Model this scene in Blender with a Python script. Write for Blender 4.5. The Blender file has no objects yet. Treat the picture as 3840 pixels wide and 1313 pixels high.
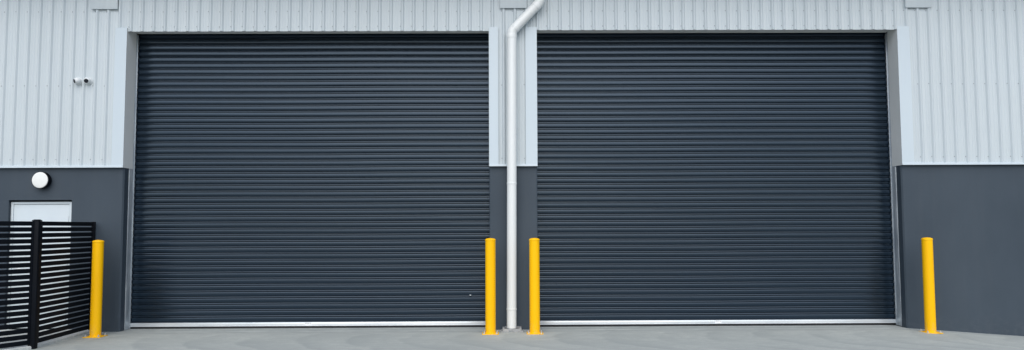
import bpy, bmesh, math, random
from mathutils import Vector, Matrix
random.seed(4)
sc = bpy.context.scene
col = sc.collection
PI = math.pi

# ------------------------------------------------------------------ helpers
class MB:
    """collects geometry for ONE mesh object"""
    def __init__(self):
        self.bm = bmesh.new()
    def face(self, pts, mi=0, smooth=False):
        f = self.bm.faces.new([self.bm.verts.new(p) for p in pts])
        f.material_index = mi; f.smooth = smooth
        return f
    def box(self, x0, x1, y0, y1, z0, z1, bev=0.0, mi=0, mat=None):
        r = bmesh.ops.create_cube(self.bm, size=1.0)
        vs = r['verts']
        bmesh.ops.scale(self.bm, vec=(x1-x0, y1-y0, z1-z0), verts=vs)
        bmesh.ops.translate(self.bm, vec=((x0+x1)/2, (y0+y1)/2, (z0+z1)/2), verts=vs)
        if bev > 0:
            es = list({e for v in vs for e in v.link_edges})
            n = set(self.bm.faces)
            rr = bmesh.ops.bevel(self.bm, geom=es, offset=bev, segments=2, affect='EDGES', profile=0.5)
            vs = list({v for f in self.bm.faces if f.is_valid and (f not in n or True) for v in f.verts if v in set(rr['verts'])} | {v for v in vs if v.is_valid})
        fs = {f for v in vs for f in v.link_faces}
        for f in fs: f.material_index = mi
        if mat is not None:
            bmesh.ops.transform(self.bm, matrix=mat, verts=vs)
        return vs
    def lathe(self, prof, seg=32, mat=None, mi=0, smooth=True, close=True):
        """prof: (r, z) pairs bottom to top, turned round z"""
        rings = []
        for r, z in prof:
            if r < 1e-6:
                rings.append([self.bm.verts.new((0, 0, z))])
            else:
                rings.append([self.bm.verts.new((r*math.cos(2*PI*k/seg), r*math.sin(2*PI*k/seg), z)) for k in range(seg)])
        fs = []
        for a, b in zip(rings, rings[1:]):
            for k in range(seg):
                k2 = (k+1) % seg
                if len(a) == 1 and len(b) == 1: continue
                if len(a) == 1: q = [a[0], b[k2], b[k]]
                elif len(b) == 1: q = [a[k], a[k2], b[0]]
                else: q = [a[k], a[k2], b[k2], b[k]]
                f = self.bm.faces.new(q); f.smooth = smooth; f.material_index = mi; fs.append(f)
        if mat is not None:
            bmesh.ops.transform(self.bm, matrix=mat, verts=[v for r in rings for v in r])
        return fs
    def tube(self, pts, rad, seg=32, mi=0, cap=True):
        """pts: list of Vector; rad: list or float. All pts in one plane y=const is fine."""
        n = len(pts); rings = []
        up = Vector((0, 1, 0))
        for i, p in enumerate(pts):
            d = (pts[min(i+1, n-1)] - pts[max(i-1, 0)]).normalized()
            u = d.cross(up).normalized(); w = u.cross(d).normalized()
            r = rad[i] if isinstance(rad, (list, tuple)) else rad
            rings.append([self.bm.verts.new(p + u*r*math.cos(2*PI*k/seg) + w*r*math.sin(2*PI*k/seg)) for k in range(seg)])
        for a, b in zip(rings, rings[1:]):
            for k in range(seg):
                k2 = (k+1) % seg
                f = self.bm.faces.new([a[k], a[k2], b[k2], b[k]]); f.smooth = True; f.material_index = mi
        if cap:
            self.bm.faces.new(rings[0]); self.bm.faces.new(rings[-1])
    def build(self, name, mats, parent=None, autosmooth=True):
        bmesh.ops.recalc_face_normals(self.bm, faces=self.bm.faces)
        me = bpy.data.meshes.new(name)
        self.bm.to_mesh(me); self.bm.free()
        if not isinstance(mats, (list, tuple)): mats = [mats]
        for m in mats: me.materials.append(m)
        if autosmooth:
            try: me.set_sharp_from_angle(angle=math.radians(35))
            except Exception: pass
        o = bpy.data.objects.new(name, me); col.objects.link(o)
        if parent is not None: o.parent = parent
        return o

def tag(o, label, cat, group=None, kind=None):
    o['label'] = label; o['category'] = cat
    if group: o['group'] = group
    if kind: o['kind'] = kind
    return o

def thing(name, label, cat, loc=(0, 0, 0), rz=0.0, group=None):
    o = bpy.data.objects.new(name, None); col.objects.link(o)
    o.empty_display_size = 0.2
    o.location = loc; o.rotation_euler = (0, 0, rz)
    return tag(o, label, cat, group)

def copy_tree(o, parent=None):
    c = o.copy(); col.objects.link(c)
    if parent is not None: c.parent = parent
    for ch in list(o.children): copy_tree(ch, c)
    return c

# ------------------------------------------------------------------ materials
class NT:
    def __init__(self, m):
        self.t = m.node_tree; self.n = self.t.nodes; self.l = self.t.links
    def new(self, t, **kw):
        nd = self.n.new(t)
        for k, v in kw.items(): setattr(nd, k, v)
        return nd
    def link(self, a, b): self.l.new(a, b)
    def coord(self): return self.new('ShaderNodeNewGeometry').outputs['Position']
    def mapping(self, scale, src=None, loc=(0, 0, 0), rot=(0, 0, 0)):
        m = self.new('ShaderNodeMapping'); m.inputs['Scale'].default_value = scale
        m.inputs['Location'].default_value = loc; m.inputs['Rotation'].default_value = rot
        self.link(src if src is not None else self.coord(), m.inputs['Vector']); return m.outputs['Vector']
    def noise(self, vec, scale=1.0, detail=4, rough=0.55, dist=0.0):
        t = self.new('ShaderNodeTexNoise'); t.inputs['Scale'].default_value = scale
        t.inputs['Detail'].default_value = detail; t.inputs['Roughness'].default_value = rough
        t.inputs['Distortion'].default_value = dist
        self.link(vec, t.inputs['Vector']); return t.outputs['Fac']
    def ramp(self, fac, stops):
        r = self.new('ShaderNodeValToRGB')
        e = r.color_ramp.elements
        while len(e) < len(stops): e.new(0.5)
        for el, (p, c) in zip(e, stops):
            el.position = p; el.color = (c if len(c) == 4 else (*c, 1)) if isinstance(c, (tuple, list)) else (c, c, c, 1)
        self.link(fac, r.inputs['Fac']); return r.outputs['Color']
    def math(self, op, a, b=None, c=None, clamp=False):
        m = self.new('ShaderNodeMath', operation=op); m.use_clamp = clamp
        for i, v in enumerate((a, b, c)):
            if v is None: continue
            if hasattr(v, 'is_linked') or hasattr(v, 'links'): self.link(v, m.inputs[i])
            else: m.inputs[i].default_value = v
        return m.outputs[0]
    def mix(self, fac, a, b, blend='MIX'):
        m = self.new('ShaderNodeMix', data_type='RGBA', blend_type=blend)
        for v, k in ((fac, 0), (a, 6), (b, 7)):
            if hasattr(v, 'links'): self.link(v, m.inputs[k])
            elif k == 0: m.inputs[0].default_value = v
            else: m.inputs[k].default_value = (*v, 1) if len(v) == 3 else v
        return m.outputs[2]
    def bump(self, h, strength=0.2, dist=0.01):
        b = self.new('ShaderNodeBump'); b.inputs['Strength'].default_value = strength
        b.inputs['Distance'].default_value = dist
        self.link(h, b.inputs['Height']); return b.outputs['Normal']

def mat(name, base=(0.5, 0.5, 0.5), rough=0.5, metal=0.0, spec=0.5):
    m = bpy.data.materials.new(name); m.use_nodes = True
    b = m.node_tree.nodes['Principled BSDF']
    b.inputs['Base Color'].default_value = (*base, 1)
    b.inputs['Roughness'].default_value = rough
    b.inputs['Metallic'].default_value = metal
    b.inputs['Specular IOR Level'].default_value = spec
    return m, NT(m), b

def varied(name, c1, c2, scale=(1, 1, 1), nscale=2.0, rough=(0.4, 0.55), metal=0.0, spec=0.5, bump=0.0, bscale=60, lo=0.35, hi=0.65, detail=5):
    m, t, b = mat(name, c1, rough[0], metal, spec)
    f = t.noise(t.mapping(scale), nscale, detail)
    t.link(t.ramp(f, [(lo, c1), (hi, c2)]), b.inputs['Base Color'])
    t.link(t.ramp(f, [(lo, rough[0]), (hi, rough[1])]), b.inputs['Roughness'])
    if bump > 0:
        t.link(t.bump(t.noise(t.mapping((1, 1, 1)), bscale, 3), bump, 0.004), b.inputs['Normal'])
    return m

# pale steel cladding: faint vertical streaks and oil-canning
def m_cladding():
    m, t, b = mat('pale_cladding_paint', rough=0.42)
    st = t.noise(t.mapping((14, 14, 0.35)), 1.0, 5, 0.6)
    big = t.noise(t.mapping((0.5, 0.5, 0.5)), 1.0, 3)
    c = t.ramp(st, [(0.3, (0.495, 0.555, 0.585)), (0.7, (0.55, 0.61, 0.635))])
    c = t.mix(0.35, c, t.ramp(big, [(0.35, (0.505, 0.56, 0.58)), (0.65, (0.54, 0.605, 0.64))]))
    sp_ = t.new('ShaderNodeSeparateXYZ'); t.link(t.coord(), sp_.inputs[0])
    wn = t.new('ShaderNodeTexWhiteNoise', noise_dimensions='1D')
    t.link(t.math('FLOOR', t.math('DIVIDE', t.math('ADD', sp_.outputs['X'], 20.0), 0.7556)), wn.inputs['W'])
    c = t.mix(1.0, c, t.ramp(wn.outputs['Value'], [(0.0, 0.955), (1.0, 1.0)]), 'MULTIPLY')
    t.link(c, b.inputs['Base Color'])
    w = t.noise(t.mapping((3.0, 3.0, 0.8)), 1.0, 2)
    t.link(t.bump(w, 0.25, 0.02), b.inputs['Normal'])
    return m
M_CLAD = m_cladding()
M_FLASH = varied('pale_flashing_paint', (0.52, 0.60, 0.65), (0.545, 0.62, 0.665), (1, 1, 0.3), 1.5, (0.38, 0.48))
M_REVEAL = varied('grey_reveal_steel', (0.70, 0.715, 0.70), (0.75, 0.765, 0.75), (1, 1, 0.6), 2.0, (0.42, 0.5))
M_SCREW = mat('dull_screw', (0.26, 0.29, 0.32), 0.5, 0.3)[0]
M_WHITE = varied('white_paint', (0.74, 0.77, 0.78), (0.80, 0.82, 0.83), (1, 1, 0.4), 2.0, (0.35, 0.45))

def m_concrete_paint():
    m, t, b = mat('charcoal_render_paint', rough=0.6, spec=0.35)
    f = t.noise(t.mapping((1.1, 1.1, 0.7)), 1.0, 6, 0.6)
    t.link(t.ramp(f, [(0.3, (0.036, 0.052, 0.070)), (0.7, (0.047, 0.065, 0.085))]), b.inputs['Base Color'])
    sp_ = t.new('ShaderNodeSeparateXYZ'); t.link(t.coord(), sp_.inputs[0])
    base = t.ramp(f, [(0.3, (0.036, 0.052, 0.070)), (0.7, (0.047, 0.065, 0.085))])
    run = t.noise(t.mapping((5, 5, 0.3)), 1.0, 5, 0.65)
    base = t.mix(t.ramp(run, [(0.5, 0.0), (0.75, 0.35)]), base, (0.060, 0.074, 0.088))
    low = t.math('MULTIPLY', t.math('SUBTRACT', 0.30, sp_.outputs['Z'], clamp=True), 2.6, clamp=True)
    spl = t.ramp(t.noise(t.mapping((9, 9, 14)), 1.0, 6, 0.7), [(0.48, 0.0), (0.75, 0.35)])
    base = t.mix(t.math('MULTIPLY', low, spl), base, (0.12, 0.13, 0.14))
    t.link(base, b.inputs['Base Color'])
    fine = t.noise(t.mapping((1, 1, 1)), 220, 3)
    t.link(t.bump(fine, 0.12, 0.003), b.inputs['Normal'])
    return m
M_CONC = m_concrete_paint()

def m_shutter():
    m, t, b = mat('blue_charcoal_shutter', rough=0.20, spec=0.56)
    b.inputs['Specular Tint'].default_value = (0.66, 0.82, 1.0, 1)
    f = t.noise(t.mapping((0.35, 1, 5.0)), 1.0, 5, 0.6)
    smear = t.noise(t.mapping((1.2, 1, 1.2)), 1.0, 3, 0.5, 0.6)
    c = t.ramp(f, [(0.3, (0.007, 0.0145, 0.025)), (0.7, (0.010, 0.019, 0.031))])
    c = t.mix(t.ramp(smear, [(0.5, 0.0), (0.8, 0.3)]), c, (0.009, 0.0145, 0.024))
    t.link(c, b.inputs['Base Color'])
    w = t.noise(t.mapping((0.9, 1, 3.0)), 1.0, 2)
    t.link(t.bump(w, 0.1, 0.006), b.inputs['Normal'])
    return m
M_SHUT = m_shutter()
M_GALV = varied('galvanised_steel', (0.42, 0.47, 0.52), (0.62, 0.67, 0.70), (1, 1, 0.25), 9.0, (0.35, 0.5), 0.55, 0.5, 0.05, 90)
M_RAIL = varied('bright_aluminium', (0.66, 0.71, 0.75), (0.86, 0.89, 0.91), (0.5, 1, 1), 1.3, (0.25, 0.38), 0.5)
M_RUBBER_DARK = mat('black_rubber_and_hole_dark', (0.012, 0.013, 0.016), 0.7)[0]  # door seal rubber; also the painted dark inside pit and pipe
M_BLACK = varied('black_powder_coat', (0.0025, 0.004, 0.007), (0.004, 0.006, 0.010), (1, 1, 1), 3.0, (0.55, 0.62), 0.0, 0.12)

def m_yellow():
    m, t, b = mat('safety_yellow_paint', rough=0.45, spec=0.2)
    f = t.noise(t.mapping((4, 4, 1.5)), 1.0, 5)
    c = t.ramp(f, [(0.3, (0.93, 0.485, 0.0005)), (0.7, (0.97, 0.53, 0.0005))])
    sep = t.new('ShaderNodeSeparateXYZ'); t.link(t.coord(), sep.inputs[0])
    low = t.math('MULTIPLY', t.math('SUBTRACT', 0.22, sep.outputs['Z'], clamp=True), 2.6, clamp=True)
    scuff = t.ramp(t.noise(t.mapping((18, 18, 9)), 1.0, 6), [(0.52, 0.0), (0.62, 1.0)])
    c = t.mix(t.math('MULTIPLY', scuff, low), c, (0.66, 0.42, 0.10))
    t.link(c, b.inputs['Base Color'])
    return m
M_YEL = m_yellow()
M_BOLT = mat('zinc_bolt', (0.62, 0.64, 0.66), 0.35, 0.7)[0]

def m_pvc():
    m, t, b = mat('white_pvc', rough=0.33)
    f = t.noise(t.mapping((2, 2, 0.8)), 1.0, 6, 0.6)
    c = t.ramp(f, [(0.3, (0.72, 0.745, 0.74)), (0.7, (0.75, 0.78, 0.775))])
    sp = t.ramp(t.noise(t.mapping((30, 30, 12)), 1.0, 3), [(0.68, 0.0), (0.76, 0.35)])
    c = t.mix(sp, c, (0.55, 0.58, 0.58))
    t.link(c, b.inputs['Base Color'])
    return m
M_PVC = m_pvc()
M_LENS = mat('dark_lens', (0.012, 0.015, 0.022), 0.12)[0]
M_CAM = mat('white_camera_plastic', (0.68, 0.71, 0.72), 0.35)[0]
M_DIFF = varied('lamp_diffuser', (0.74, 0.76, 0.74), (0.82, 0.83, 0.80), (1, 1, 1), 6.0, (0.35, 0.45))
M_INK = mat('faded_ink', (0.25, 0.26, 0.27), 0.6)[0]
M_STICK = mat('white_sticker', (0.82, 0.84, 0.85), 0.45)[0]

def m_ground(name, tint=(1, 1, 1), swirl=True):
    m, t, b = mat(name, rough=0.8, spec=0.35)
    pos = t.coord()
    sep = t.new('ShaderNodeSeparateXYZ'); t.link(pos, sep.inputs[0])
    X, Y = sep.outputs['X'], sep.outputs['Y']
    big = t.noise(t.mapping((0.55, 1.1, 1), pos), 1.0, 6, 0.6, 0.4)
    fine = t.noise(t.mapping((1, 1, 1), pos), 55, 5, 0.7)
    mid = t.noise(t.mapping((2.2, 7.0, 1), pos), 1.0, 6, 0.65, 0.8)
    c = t.ramp(big, [(0.30, (0.40, 0.42, 0.415)), (0.70, (0.55, 0.565, 0.545))])
    c = t.mix(t.ramp(mid, [(0.42, 0.45), (0.62, 0.0)]), c, (0.37, 0.39, 0.395))
    if swirl:
        # crescent float marks left by the trowel, one after another along the slab
        yy = t.math('ADD', Y, 1.0)
        warp = t.math('MULTIPLY', t.math('SUBTRACT', t.noise(t.mapping((0.8, 0.8, 1), pos), 1.0, 3), 0.5), 0.9)
        u = t.math('ADD', t.math('DIVIDE', X, 0.78), t.math('MULTIPLY', t.math('MULTIPLY', yy, yy), -0.75))
        u = t.math('ADD', u, warp)
        saw = t.math('FRACT', t.math('ADD', u, t.math('MULTIPLY', t.math('SUBTRACT', t.noise(t.mapping((6, 3, 1), pos), 1.0, 5, 0.7), 0.5), 0.28)))
        arc = t.ramp(saw, [(0.0, 0.7), (0.4, 0.2), (0.9, 0.0), (1.0, 0.7)])
        patch = t.ramp(t.noise(t.mapping((0.6, 0.9, 1), pos, (3, 1, 0)), 1.0, 3), [(0.38, 0.25), (0.58, 1.0)])
        fadey = t.math('MULTIPLY', t.math('SUBTRACT', -0.15, Y, clamp=True), 3.0, clamp=True)
        c = t.mix(t.math('MULTIPLY', t.math('MULTIPLY', arc, patch), fadey), c, (0.30, 0.322, 0.332))
        # darker, mottled band along the threshold and a pale construction joint
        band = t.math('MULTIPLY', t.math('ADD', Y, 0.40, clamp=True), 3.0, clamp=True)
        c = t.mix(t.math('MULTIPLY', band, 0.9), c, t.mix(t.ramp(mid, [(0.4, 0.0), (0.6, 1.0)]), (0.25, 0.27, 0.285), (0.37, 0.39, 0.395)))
        yl = t.math('ADD', Y, t.math('MULTIPLY', t.math('SUBTRACT', t.noise(t.mapping((1.5, 0.01, 1), pos), 1.0, 4), 0.5), 0.05))
        ln = t.math('LESS_THAN', t.math('ABSOLUTE', t.math('ADD', yl, 0.03)), 0.034)
        brk = t.ramp(t.noise(t.mapping((0.9, 0.01, 1), pos), 1.0, 3), [(0.36, 0.08), (0.6, 0.85)])
        xin = t.math('LESS_THAN', X, 6.6); xin2 = t.math('GREATER_THAN', X, -6.32)
        c = t.mix(t.math('MULTIPLY', t.math('MULTIPLY', ln, brk), t.math('MULTIPLY', xin, xin2)), c, (0.66, 0.68, 0.67))
    c = t.mix(t.ramp(fine, [(0.35, 0.5), (0.62, 0.0)]), c, (0.31, 0.325, 0.33))
    mott = t.noise(t.mapping((7, 16, 1), pos), 1.0, 6, 0.7, 0.5)
    c = t.mix(t.ramp(mott, [(0.40, 0.45), (0.58, 0.0)]), c, (0.33, 0.345, 0.35))
    c = t.mix(t.ramp(mott, [(0.60, 0.0), (0.75, 0.4)]), c, (0.62, 0.63, 0.61))
    spots = t.ramp(t.noise(t.mapping((9, 22, 1), pos), 1.0, 2), [(0.70, 0.0), (0.74, 0.55)])
    c = t.mix(spots, c, (0.27, 0.28, 0.29))
    if swirl:   # unseen ground beyond the apron, darkened to grade the doors' reflection
        c = t.mix(t.math('MULTIPLY', t.math('SUBTRACT', -6.0, Y, clamp=True), 3.0, clamp=True), c, (0.15, 0.155, 0.16))
    c = t.mix(1.0, c, tint, 'MULTIPLY')
    t.link(c, b.inputs['Base Color'])
    h = t.math('ADD', fine, t.math('MULTIPLY', mid, 2.0))
    t.link(t.bump(h, 0.3, 0.004), b.inputs['Normal'])
    return m
M_GROUND = m_ground('trowelled_concrete', (1.03, 1.06, 1.01))
M_PATH = m_ground('pale_path_concrete', (1.22, 1.22, 1.2), False)
M_PIT = varied('rough_cast_concrete', (0.26, 0.275, 0.285), (0.40, 0.41, 0.41), (1, 1, 1), 14.0, (0.8, 0.9), 0, 0.3, 0.5, 70)

# ------------------------------------------------------------------ ground
def gz(x, y):
    if x <= 6.5: return 0.0
    return -0.074*(min(x, 9.5) - 6.5)
g = MB()
xs = [-260, -120, -60, -30, -16, -12, -9, -6, -3, 0, 3, 6, 6.4, 6.6, 7.5, 8.5, 9.5, 12, 16, 30, 60, 120, 260]
ys = [-320, -160, -80, -40, -20, -13, -8, -4, -2, -1, 0, 0.9]
gv = [[g.bm.verts.new((x, y, gz(x, y))) for x in xs] for y in ys]
for j in range(len(ys)-1):
    for i in range(len(xs)-1):
        g.bm.faces.new([gv[j][i], gv[j][i+1], gv[j+1][i+1], gv[j+1][i]]).smooth = True
go = g.build('ground', M_GROUND); go['kind'] = 'structure'

# raised footpath behind the slat fence
p = MB()
top = [(-6.715, 0.015), (-6.62, -1.75), (-7.75, -3.75), (-12.0, -3.75), (-12.0, 0.015)]
tz = 0.045
ins = [(-6.73, 0.015), (-6.635, -1.745), (-7.757, -3.735), (-12.0, -3.735), (-12.0, 0.015)]
p.face([(x, y, tz) for x, y in ins])
for i in (0, 1, 2):
    a, b, a2, b2 = top[i], top[i+1], ins[i], ins[i+1]
    p.face([(*a, -0.02), (*b, -0.02), (*b, tz-0.012), (*a, tz-0.012)])
    p.face([(*a, tz-0.012), (*b, tz-0.012), (*b2, tz), (*a2, tz)])
po = p.build('footpath', M_PATH); po['kind'] = 'structure'

# ------------------------------------------------------------------ warehouse
XL0, XL1 = -6.295, -0.262      # left opening
XR0, XR1 = 0.540, 6.607        # right opening
ZH = 5.018                     # soffit height
ZB = 2.685                     # bottom of the cladding
wh = thing('warehouse', 'pale ribbed metal warehouse front over a charcoal base with two wide roller doors', 'building')

PITCH, PH = 0.1889, -6.068
def rib_profile(xa, xb):
    pts = []
    k0 = math.floor((xa-PH)/PITCH)-1; k1 = math.ceil((xb-PH)/PITCH)+1
    for k in range(k0, k1+1):
        r = PH+k*PITCH
        pts += [(r-0.022, 0.0), (r-0.002, -0.027), (r+0.001, -0.029), (r+0.019, -0.029), (r+0.022, -0.027), (r+0.042, 0.0),
                (r+0.082, 0.0), (r+0.085, -0.0018), (r+0.093, -0.0018), (r+0.096, 0.0),
                (r+0.122, 0.0), (r+0.125, -0.0018), (r+0.133, -0.0018), (r+0.136, 0.0)]
    out = []
    def lerp(a, b, x): return (x, a[1]+(b[1]-a[1])*(x-a[0])/(b[0]-a[0]))
    for a, b in zip(pts, pts[1:]):
        if b[0] <= xa or a[0] >= xb: continue
        s = lerp(a, b, xa) if a[0] < xa else a
        e = lerp(a, b, xb) if b[0] > xb else b
        if not out: out.append(s)
        out.append(e)
    return out
cl = MB()
ZT = 7.3
def sheet(xa, xb, z0, z1):
    pr = rib_profile(xa, xb)
    lo = [cl.bm.verts.new((x, y, z0)) for x, y in pr]; hi = [cl.bm.verts.new((x, y, z1)) for x, y in pr]
    bk = [cl.bm.verts.new((x, y+0.004, z0)) for x, y in pr]
    for i in range(len(pr)-1):
        cl.bm.faces.new([lo[i], lo[i+1], hi[i+1], hi[i]])
        cl.bm.faces.new([bk[i], bk[i+1], lo[i+1], lo[i]])
sheet(-14, XL0, 2.715, ZT); sheet(XL0, XL1, 4.967, ZT); sheet(XL1, XR0, 2.715, ZT)
sheet(XR0, XR1, 4.978, ZT); sheet(XR1, 14, 2.715, ZT)
def screw(x, z):
    m_ = Matrix.Translation((x, 0.0, z)) @ Matrix.Rotation(PI/2, 4, 'X')
    cl.lathe([(0.0085, 0.0), (0.0085, 0.003), (0.005, 0.004), (0.005, 0.008), (0, 0.008)], 6, m_, 1, False)
k = math.floor((-9.5-PH)/PITCH)
while PH+k*PITCH < 10:
    x = PH+k*PITCH-0.027+random.uniform(-.002, .002)
    over = XL0-0.02 < x < XL1 or XR0 < x < XR1+0.02
    jamb = (-6.50 < x < XL0) or (XL1 < x < -0.10) or (0.35 < x < XR0) or (XR1 < x < 6.83)
    rows = [5.304]
    if over: rows += [5.047]
    elif not jamb: rows += [4.052, 2.822]
    for z in rows: screw(x, z+random.uniform(-.004, .004))
    k += 1
cl.build('wall_cladding', [M_CLAD, M_SCREW], wh)

# corner flashings: front leaf and return into the opening, one folded sheet each
def corner(x_front0, x_front1, xe, side):
    """side +1: opening lies to the +x side of edge xe"""
    f = MB(); y0 = -0.036; th = 0.002*side
    prof = [(x_front0 if side > 0 else x_front1, -0.001), (x_front0 if side > 0 else x_front1, y0), (xe, y0), (xe, 0.300), (xe-0.012*side, 0.300)]
    for (i, (a, b)) in enumerate(zip(prof, prof[1:])):
        f.face([(a[0], a[1], ZB-0.002), (b[0], b[1], ZB-0.002), (b[0], b[1], ZH+(0.004 if i < 2 else -0.003)), (a[0], a[1], ZH+(0.004 if i < 2 else -0.003))], mi=0 if i < 2 else 1)
    f.face([(prof[0][0], -0.001, ZH+0.004), (prof[0][0], y0, ZH+0.004), (xe, y0, ZH+0.004), (xe, -0.001, ZH+0.004)])
    # hemmed pale edge along the corner
    f.box(min(xe, xe-0.006*side), max(xe, xe-0.006*side)+0, y0-0.0025, y0-0.0003, ZB+0.037, ZH+0.003)
    return f.build('corner_flashing', [M_FLASH, M_REVEAL], wh, False)
corner(-6.488, None, XL0, 1)
corner(None, -0.107, XL1, -1)
corner(0.350, None, XR0, 1)
corner(None, 6.812, XR1, -1)
# base flashing with its drip nose
def base_flash(x0, x1):
    f = MB()
    sec = [(0.018, ZB+0.040), (-0.037, ZB+0.034), (-0.043, ZB+0.030), (-0.046, ZB), (-0.040, ZB-0.002), (0.016, ZB+0.004)]
    a = [f.bm.verts.new((x0, y, z)) for y, z in sec]; b = [f.bm.verts.new((x1, y, z)) for y, z in sec]
    for i in range(len(sec)):
        j = (i+1) % len(sec); f.bm.faces.new([a[i], a[j], b[j], b[i]])
    f.bm.faces.new(a); f.bm.faces.new(b)
    f.build('base_flashing', M_FLASH, wh)
base_flash(-14, XL0-0.001); base_flash(XL1+0.001, XR0-0.001); base_flash(XR1+0.001, 14)

# charcoal concrete base
ZC = ZB+0.012
DX0, DX1, DZ = -8.180, -7.146, 2.156
def cpanel(cc, x0, x1, z0, z1, ch0, ch1, y0=0.02, y1=0.18, c=0.022):
    sec = []
    sec += [(x0, y1)]
    sec += [(x0, y0+c), (x0+c, y0)] if ch0 else [(x0, y0)]
    sec += [(x1-c, y0), (x1, y0+c)] if ch1 else [(x1, y0)]
    sec += [(x1, y1)]
    a = [cc.bm.verts.new((x, y, z0)) for x, y in sec]; b = [cc.bm.verts.new((x, y, z1)) for x, y in sec]
    for i in range(len(sec)):
        j = (i+1) % len(sec); cc.bm.faces.new([a[i], a[j], b[j], b[i]])
    cc.bm.faces.new(a); cc.bm.faces.new(b)
cb = MB()
cpanel(cb, -14, DX0, -0.3, ZC, False, False)
cpanel(cb, DX0, DX1, DZ, ZC, False, False)
cpanel(cb, DX1, XL0-0.006, -0.3, ZC, False, True)
cb.build('concrete_base', M_CONC, wh)
cb = MB(); cpanel(cb, XL1+0.004, XR0-0.003, -0.3, ZC, True, True, c=0.012); cb.build('concrete_base', M_CONC, wh)
cb = MB(); cpanel(cb, XR1+0.006, 14, -1.0, ZC, True, False); cb.build('concrete_base', M_CONC, wh)

# soffits over the two openings
for x0, x1 in ((XL0-0.004, XL1+0.004), (XR0-0.004, XR1+0.004)):
    s = MB()
    s.face([(x0, 0.006, ZH), (x1, 0.006, ZH), (x1, 0.335, ZH), (x0, 0.335, ZH)])
    s.face([(x0, 0.335, ZH), (x1, 0.335, ZH), (x1, 0.335, ZH+0.5), (x0, 0.335, ZH+0.5)])
    s.box(x0, x1, 0.325, 0.333, ZH-0.006, ZH-0.001)
    s.build('door_soffit', M_REVEAL, wh, False)

# bracket cover plates at the head of each pier
for x0, x1, z0 in ((-6.903, -6.460, 5.338), (-0.077, 0.369, 5.345), (6.759, 7.205, 5.344)):
    s = MB()
    s.box(x0, x1, -0.046, -0.0305, z0, z0+0.42, 0.002)
    s.build('cover_plate', M_CLAD, wh)
aw = MB()  # unseen awning, added and sized to shade the upper cladding
aw.box(-13.5, 13.5, -0.75, -0.034, 6.15, 6.27, 0.004)
for i in range(40):
    x = -13.2+i*0.68
    aw.box(x, x+0.06, -0.72, -0.05, 6.272, 6.30)
aw.build('unseen_awning', M_FLASH, wh)

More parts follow.
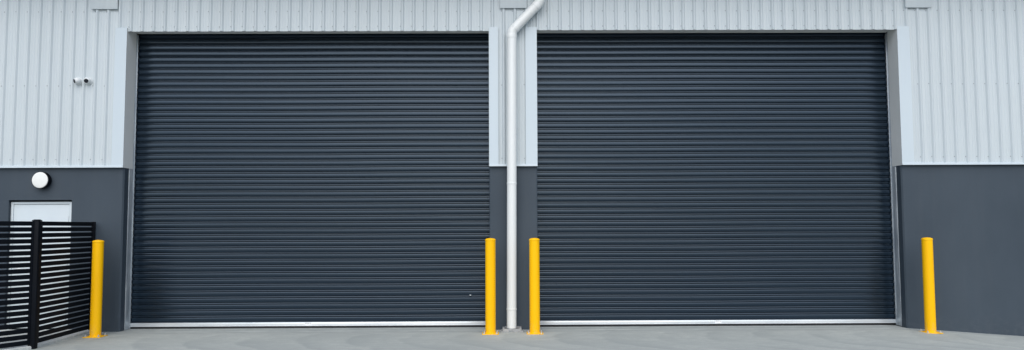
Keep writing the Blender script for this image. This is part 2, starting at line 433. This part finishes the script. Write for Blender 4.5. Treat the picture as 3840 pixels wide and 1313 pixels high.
# roller doors
SP = 0.1053
PROF = [(0.0000, -0.030), (0.0055, -0.030), (0.0068, -0.018), (0.0085, -0.0105), (0.0115, -0.008), (0.0180, -0.0095), (0.0245, -0.014), (0.0275, -0.028),
        (0.0320, -0.028), (0.0335, -0.008), (0.0350, -0.0008), (0.0380, 0.0006), (0.0600, 0.0010), (0.0820, 0.0006), (0.0915, -0.0002), (0.0955, -0.0024), (0.0985, -0.0085), (0.1002, -0.030)]
YD = 0.382
def roller_door(x0, x1, zs, label, sx, tab):
    d = MB()
    z_base = 1.451-13*SP+zs
    pts = []
    for kk in range(0, 49):
        sag = 0.0
        for z, o in PROF: pts.append((z_base+kk*SP+z, YD-o))
    nx = 26
    grid = []
    for i in range(nx+1):
        x = x0+(x1-x0)*i/nx
        grid.append([d.bm.verts.new((x, y+0.004*math.sin(z*1.3+x*0.8)*math.sin(PI*i/nx), z+0.0025*math.sin(PI*i/nx)*math.sin(x*1.3+z*0.9))) for z, y in pts])
    for i in range(nx):
        for j in range(len(pts)-1):
            f = d.bm.faces.new([grid[i][j], grid[i+1][j], grid[i+1][j+1], grid[i][j+1]]); f.smooth = True
    door = d.build('roller_door', M_SHUT, wh)
    door['label'] = label
    r = MB()
    r.box(x0+0.006, x1-0.006, YD-0.030, YD+0.012, 0.0375, 0.0965, 0.003)
    r.box(x0+0.006, x1-0.006, YD-0.036, YD-0.0302, 0.0375, 0.044)
    r.build('bottom_rail', M_RAIL, door)
    b = MB(); b.box(x0+0.01, x1-0.01, YD-0.022, YD+0.006, 0.002, 0.0372, 0.002)
    b.build('rubber_seal', M_RUBBER_DARK, door)
    for xe, s in ((x0, 1), (x1, -1)):
        tr = MB()
        a, b_ = sorted((xe-0.012*s, xe-0.004*s))
        tr.box(a, b_, 0.183, 0.47, 0.006, 4.995, 0.001)
        lip = 0.008 if abs(xe) > 2 else -0.001
        a, b_ = sorted((xe-0.0038*s, xe+lip*s))
        tr.box(a, b_, 0.345, 0.350, 0.006, 4.993, 0.001)
        a, b_ = sorted((xe-0.0038*s, xe+(0.003 if abs(xe) > 2 else -0.001)*s))
        tr.box(a, b_, 0.186, 0.190, 0.006, 2.66, 0.001)
        tr.build('guide_track', M_GALV, door)
    # maker's sticker on the bottom rail: small plate with a row of dark marks
    st = MB(); ys = YD-0.0312
    st.box(sx-0.055, sx+0.055, ys, ys+0.001, 0.047, 0.093)
    yk = ys-0.0006
    def mk(a, b_, z0, z1): st.face([(a, yk, z0), (b_, yk, z0), (b_, yk, z1), (a, yk, z1)], 1)
    st.face([(sx-0.048, yk, 0.076), (sx-0.036, yk, 0.081), (sx-0.048, yk, 0.087)], 1)
    for q in range(12):
        a0, a1 = 2*PI*q/12, 2*PI*(q+1)/12
        st.face([(sx-0.021+r_*math.cos(aa), yk, 0.081+0.62*r_*math.sin(aa)) for r_, aa in ((0.013, a0), (0.013, a1), (0.009, a1), (0.009, a0))], 1)
    mk(sx-0.004, sx+0.020, 0.0785, 0.084)
    st.face([(sx+0.043, yk, 0.075), (sx+0.031, yk, 0.081), (sx+0.043, yk, 0.087)], 1)
    mk(sx-0.045, sx-0.030, 0.0655, 0.067); mk(sx-0.018, sx+0.012, 0.061, 0.0625); mk(sx+0.026, sx+0.042, 0.0655, 0.067)
    st.build('sticker', [M_STICK, M_INK], door)
    if tab:
        tb = MB()
        tb.box(-0.604, -0.578, YD-0.018, YD+0.002, 0.529, 0.541, 0.003)
        tb.build('latch', M_WHITE, door)
    return door
roller_door(XL0, XL1, 0.0, 'left charcoal ribbed roller door with a small pale latch low on its right', -3.314, True)
roller_door(XR0, XR1, 0.001, 'right charcoal ribbed roller door', 3.590, False)

# personnel door behind the fence
fr = MB()
f0, f1, ft = -8.176, -7.172, 2.127
fr.box(f0, f0+0.042, 0.075, 0.17, 0.03, ft, 0.003); fr.box(f1-0.042, f1, 0.075, 0.17, 0.03, ft, 0.003)
fr.box(f0+0.0425, f1-0.0425, 0.075, 0.17, ft-0.040, ft, 0.003)
lf = MB(); lf.box(f0+0.047, f1-0.047, 0.084, 0.124, 0.055, ft-0.046, 0.003)
lf.box(f0+0.047, f1-0.047, 0.079, 0.0835, 0.06, 0.22, 0.001)
M_DOOR = varied('pale_door_paint', (0.53, 0.60, 0.64), (0.57, 0.64, 0.67), (1, 1, 0.5), 1.5, (0.4, 0.5))
dr = lf.build('door', M_DOOR, wh); dr['label'] = 'pale grey flush personnel door half hidden by the fence'
fr.build('door_frame', M_DOOR, dr)
rv = MB()
rv.face([(DX1, 0.178, 0), (DX0, 0.178, 0), (DX0, 0.178, DZ), (DX1, 0.178, DZ)])
rv.build('door_recess', M_CONC, dr)
for zz in (1.84, 1.05, 0.25):
    hb = MB()
    hb.lathe([(0.0, 0), (0.008, 0), (0.008, 0.10), (0.0, 0.10)], 12, Matrix.Translation((f1-0.046, 0.076, zz-0.05)))
    hb.build('hinge', M_GALV, dr)
hd = MB()
hd.lathe([(0, 0), (0.026, 0), (0.026, 0.008), (0, 0.008)], 20, Matrix.Translation((-8.06, 0.0838, 1.03)) @ Matrix.Rotation(PI/2, 4, 'X'))
hd.tube([Vector((-8.06, 0.080, 1.03)), Vector((-8.06, 0.035, 1.03))], 0.009, 12)
hd.box(-8.066, -7.945, 0.024, 0.040, 1.021, 1.039, 0.005)
hd.build('door_handle', M_BOLT, dr)
bk = MB()
bk.box(-14, 14, 3.0, 3.1, -0.3, ZT); bk.box(-14, 14, 0.05, 3.0, 5.6, 5.7)
bk.box(-14.1, -14.0, 0.0, 3.1, -0.3, ZT); bk.box(14.0, 14.1, 0.0, 3.1, -0.3, ZT)
bk.build('inner_wall', M_CONC, wh)

# ------------------------------------------------------------------ downpipe
dp = thing('downpipe', 'white round plastic downpipe running down the pier between the two roller doors', 'downpipe', (0.099, -0.135, 0))
R = 0.079
def P(x, z): return Vector((x-0.099, 0, z))
xt, zt = 0.1225, 4.925
def arc_path(p0, d0, d1, rad, n=10):
    """fillet at corner p0 between incoming dir d0 and outgoing d1 (unit Vectors in xz)"""
    ang = d0.angle(d1); L = rad*math.tan(ang/2)
    a = p0-d0*L; b = p0+d1*L
    nrm = (d1-d0*d0.dot(d1)).normalized(); c = a+nrm*rad
    return [c+(a-c)*math.cos(ang*i/n)+d0*rad*math.sin(ang*i/n) for i in range(n+1)], a, b
up = Vector((0, 0, 1)); dg = Vector((0.69, 0, 0.724)).normalized()
pA = P(xt, zt); pB = pA+dg*0.68
e1, a1, b1 = arc_path(pA, up, dg, 0.135)
e2, a2, b2 = arc_path(pB, dg, up, 0.135)
m = MB()
m.tube([P(0.099, 0.047), P(0.1, 0.35), P(0.111, 2.39), a1-up*0.001], R, 40)
m.tube([b1+dg*0.0, a2], R, 40)
m.tube([b2, b2+up*0.55], R, 40)
m.build('pipe', M_PVC, dp)
for ep, a_, b_, d0, d1 in ((e1, a1, b1, up, dg), (e2, a2, b2, dg, up)):
    m = MB()
    pts = [a_-d0*0.062, a_-d0*0.060, a_-d0*0.003] + ep + [b_+d1*0.003, b_+d1*0.050, b_+d1*0.052]
    rr = [R, R+0.004, R+0.004] + [R+0.0015]*len(ep) + [R+0.004, R+0.004, R]
    m.tube(pts, rr, 40, cap=False); m.build('elbow', M_PVC, dp)
for z, x in ((2.394, 0.111), (0.352, 0.1)):
    m = MB(); m.tube([P(x, z-0.014), P(x, z-0.012), P(x, z+0.010), P(x, z+0.014)], [R, R+0.0045, R+0.0045, R], 40, cap=False)
    m.build('coupling', M_PVC, dp)
m = MB(); m.lathe([(R-0.004, 0.046), (R-0.004, 0.30)], 40); m.lathe([(0, 0.25), (R-0.004, 0.25)], 40)
m.build('pipe_mouth_shade', M_RUBBER_DARK, dp)  # black lining painted in for the dark inside of the pipe
for z in (3.45, 1.35):
    m = MB()
    m.box(-0.02, 0.02, 0.06, 0.12 if z < 2.6 else 0.106, z-0.012, z+0.012, 0.002)
    m.build('pipe_clip', M_GALV, dp)

# concrete drain pit under the pipe
pit = MB()
x0, x1, y0, y1, hz, w = -0.048, 0.258, -0.252, 0.016, 0.044, 0.034
def jbox(*a):
    vs = pit.box(*a, bev=0.006)
jbox(x0, x1, y0, y0+w, -0.02, hz)
jbox(x0, x0+w, y0+w+0.0005, y1, -0.02, hz+0.010)
jbox(x1-w, x1, y0+w+0.0005, y1, -0.02, hz+0.013)
jbox(x0+w+0.0005, x1-w-0.0005, y1-w, y1, -0.02, hz+0.016)
# mortar fillet and crumbs round the collar
for i in range(46):
    a = random.random()
    if a < 0.5: x, y = random.uniform(x0-0.02, x1+0.03), y0-random.uniform(0.004, 0.03)
    elif a < 0.75: x, y = x0-random.uniform(0.004, 0.03), random.uniform(y0, y1-0.03)
    else: x, y = x1+random.uniform(0.004, 0.035), random.uniform(y0, y1-0.03)
    s = random.uniform(0.008, 0.022)
    r_ = bmesh.ops.create_icosphere(pit.bm, subdivisions=1, radius=s)
    for v in r_['verts']:
        v.co *= random.uniform(0.7, 1.2)
        v.co.z *= 0.7
    bmesh.ops.translate(pit.bm, vec=(x, y, s*0.25), verts=r_['verts'])
po_ = pit.build('drain_pit', M_PIT)
tag(po_, 'small rough concrete drain collar on the ground under the white downpipe', 'drain')
fl = MB(); fl.face([(x0+0.02, y0+0.02, 0.006), (x1-0.02, y0+0.02, 0.006), (x1-0.02, y1-0.01, 0.006), (x0+0.02, y1-0.01, 0.006)])  # black sheet standing in for the shade inside the hole
fl.build('pit_hole_shade', M_RUBBER_DARK, po_)

# ------------------------------------------------------------------ bollards
def make_bollard(label, loc):
    t = thing('bollard', label, 'bollard', loc, 0, 'yellow steel bollards in front of the warehouse')
    r = 0.0815
    m = MB(); m.lathe([(r+0.010, 0.012), (r+0.006, 0.017), (r, 0.022), (r, 1.462)], 48); m.build('post', M_YEL, t)
    m = MB(); m.lathe([(r+0.0005, 1.463), (r+0.0035, 1.465), (r+0.0035, 1.482), (r, 1.488), (r*0.8, 1.496), (r*0.45, 1.503), (0, 1.506)], 48)
    m.build('cap', M_YEL, t)
    m = MB(); m.box(-0.130, 0.130, -0.130, 0.130, 0.0, 0.0118, 0.002); m.build('base_plate', M_YEL, t)
    for sx in (-1, 1):
        for sy in (-1, 1):
            m = MB()
            T = Matrix.Translation((sx*0.100, sy*0.100, 0.012))
            m.lathe([(0.022, 0), (0.022, 0.003), (0.0, 0.003)], 16, T)
            m.lathe([(0.015, 0.003), (0.015, 0.017), (0.0, 0.017)], 6, T, 0, False)
            m.lathe([(0.008, 0.017), (0.008, 0.032), (0.0, 0.034)], 12, T)
            m.build('bolt', M_BOLT, t)
    return t
b0 = make_bollard('yellow bollard in front of the black slat fence beside the left roller door', (-6.390, -0.555, 0))
for lab, x, y in (('yellow bollard just left of the white downpipe', -0.236, -0.430),
                  ('yellow bollard just right of the white downpipe', 0.464, -0.428),
                  ('yellow bollard standing alone before the plain charcoal wall beside the right roller door', 6.742, -0.455)):
    c = copy_tree(b0); c.location = (x, y, gz(x, y)); c['label'] = lab

# ------------------------------------------------------------------ slat fence
FE = Vector((-6.735, -0.055, 0)); FP = Vector((-6.648, -1.735, 0))
fence = thing('slat_fence', 'black aluminium slat fence with horizontal slats in front of the pale door', 'fence', tuple(FP))
def post(p, ang, w, h, cap, z0=-0.1):
    m = MB(); T = Matrix.Translation(p) @ Matrix.Rotation(ang, 4, 'Z')
    m.box(-w/2, w/2, -w/2, w/2, z0, h, 0.004, 0, T)
    o = m.build('post', M_BLACK, fence)
    if cap:
        m = MB(); e = w/2+0.003
        m.box(-e, e, -e, e, h+0.0005, h+0.016, 0.004, 0, T)
        m.box(-e*0.72, e*0.72, -e*0.72, e*0.72, h+0.0165, h+0.024, 0.004, 0, T)
        m.build('post_cap', M_BLACK, o)
def panel(p, q, gap0, gap1, n=21, ztop=1.788, pitch=0.0831, sh=0.0628):
    d = (q-p); L = d.length; ang = math.atan2(d.y, d.x)
    T = Matrix.Translation(p) @ Matrix.Rotation(ang, 4, 'Z')
    m = MB()
    for i in range(n):
        z1 = ztop-i*pitch
        m.box(gap0+0.001, L-gap1-0.001, -0.008, 0.008, z1-sh, z1, 0.0015, 0, T)
    zb = ztop-(n-1)*pitch-sh
    m.box(0.047, gap0, -0.016, 0.016, zb, ztop+0.002, 0.001, 0, T)
    m.box(L-gap1, L-gap1+0.022, -0.013, 0.013, zb, ztop+0.002, 0.001, 0, T)
    m.build('slat_panel', M_BLACK, fence)
LP = Vector((0, 0, 0)); EP = FE-FP
dirl = Vector((-math.sin(math.radians(29)), -math.cos(math.radians(29)), 0)); QP = dirl*1.9
angr = math.atan2(EP.y, EP.x)
post(LP, angr, 0.090, 1.791, True)
post(EP, angr, 0.050, 1.793, False)
post(QP, math.atan2(dirl.y, dirl.x), 0.090, 1.791, True)
panel(LP, EP, 0.122, 0.048)
panel(LP, QP, 0.070, 0.070)

# ------------------------------------------------------------------ bulkhead lamp
lamp = thing('wall_lamp', 'round white bulkhead lamp with black rim on the charcoal wall above the pale door', 'wall light', (-7.615, 0.02, 2.478))
RX = Matrix.Rotation(PI/2, 4, 'X')
m = MB(); m.lathe([(0.118, 0.0005), (0.128, 0.004), (0.139, 0.03), (0.140, 0.085), (0.139, 0.108), (0.132, 0.112), (0.130, 0.108)], 56, RX)
m.build('lamp_body', M_BLACK, lamp)
m = MB(); m.lathe([(0.1305, 0.109), (0.1305, 0.114), (0.124, 0.121), (0.10, 0.125), (0.05, 0.128), (0, 0.129)], 56, RX)
m.build('diffuser', M_DIFF, lamp)

# ------------------------------------------------------------------ security cameras
def turret(label, x, z, aim):
    t = thing('security_camera', label, 'security camera', (x, -0.001, z), 0, 'white turret cameras on the cladding')
    m = MB(); m.lathe([(0.060, 0.0), (0.062, 0.006), (0.061, 0.020), (0.052, 0.030), (0.045, 0.034)], 36, RX); m.build('camera_base', M_CAM, t)
    a = Vector(aim).normalized()
    c = Vector((0, -0.050, 0.004))
    q = a.to_track_quat('Z', 'Y').to_matrix().to_4x4()
    T = Matrix.Translation(c) @ q
    rr = 0.054
    prof = []
    for i in range(13):
        th = PI-(PI-0.75)*i/12
        prof.append((max(rr*math.sin(th), 0), rr*math.cos(th)))
    prof += [(rr*math.sin(0.75)*1.06, rr*math.cos(0.75)+0.010), (rr*math.sin(0.75)*1.03, rr*math.cos(0.75)+0.014), (0.034, rr*math.cos(0.75)+0.012)]
    m = MB(); m.lathe(prof, 36, T); m.build('camera_ball', M_CAM, t)
    m = MB(); m.lathe([(0.0355, rr*math.cos(0.75)+0.0128), (0.032, rr*math.cos(0.75)+0.0150), (0, rr*math.cos(0.75)+0.0155)], 30, T); m.build('lens', M_LENS, t)
    return t
turret('white security camera turned to the left on the ribbed cladding', -7.082, 4.126, (-0.58, -0.78, -0.28))
turret('white security camera facing forwards on the ribbed cladding', -6.920, 4.127, (0.16, -0.90, -0.26))

# ------------------------------------------------------------------ light
EL, AZ = math.radians(45), math.radians(182)
sun_dir = Vector((math.sin(AZ)*math.cos(EL), math.cos(AZ)*math.cos(EL), math.sin(EL)))
w = bpy.data.worlds.new('World'); sc.world = w; w.use_nodes = True
nt = w.node_tree; bg = nt.nodes['Background']
sky = nt.nodes.new('ShaderNodeTexSky'); sky.sky_type = 'NISHITA'; sky.sun_disc = False
sky.sun_elevation = EL; sky.sun_rotation = AZ
sky.air_density = 1.0; sky.dust_density = 1.6; sky.ozone_density = 1.2
nt.links.new(sky.outputs[0], bg.inputs[0]); bg.inputs[1].default_value = 0.15
sl = bpy.data.lights.new('sun', 'SUN'); sl.energy = 2.25; sl.angle = math.radians(74); sl.color = (1.0, 0.975, 0.94)
so = bpy.data.objects.new('sun', sl); col.objects.link(so)
so.rotation_euler = (-sun_dir).to_track_quat('-Z', 'Y').to_euler(); so.location = (-8, -12, 14)

# ------------------------------------------------------------------ camera
cam = bpy.data.cameras.new('camera'); co = bpy.data.objects.new('camera', cam); col.objects.link(co)
pitch, roll, yaw = math.atan(195/2900), 0.0041, 0.0091
fw = Vector((math.sin(yaw)*math.cos(pitch), math.cos(yaw)*math.cos(pitch), math.sin(pitch)))
upv = Vector((-math.sin(yaw)*math.sin(pitch), -math.cos(yaw)*math.sin(pitch), math.cos(pitch)))
rt = Vector((math.cos(yaw), -math.sin(yaw), 0))
c_, s_ = math.cos(roll), math.sin(roll)
rt2 = rt*c_-upv*s_; up2 = rt*s_+upv*c_
co.matrix_world = Matrix(((rt2.x, up2.x, -fw.x, 0), (rt2.y, up2.y, -fw.y, -12.8), (rt2.z, up2.z, -fw.z, 1.68), (0, 0, 0, 1)))
cam.sensor_width = 36; cam.sensor_fit = 'HORIZONTAL'; cam.lens = 36*2900/3840; cam.clip_end = 2000; cam.clip_start = 0.05
sc.camera = co
sc.render.resolution_x = 1024; sc.render.resolution_y = 350
sc.view_settings.view_transform = 'Standard'; sc.view_settings.look = 'None'
sc.view_settings.exposure = 0; sc.view_settings.gamma = 1
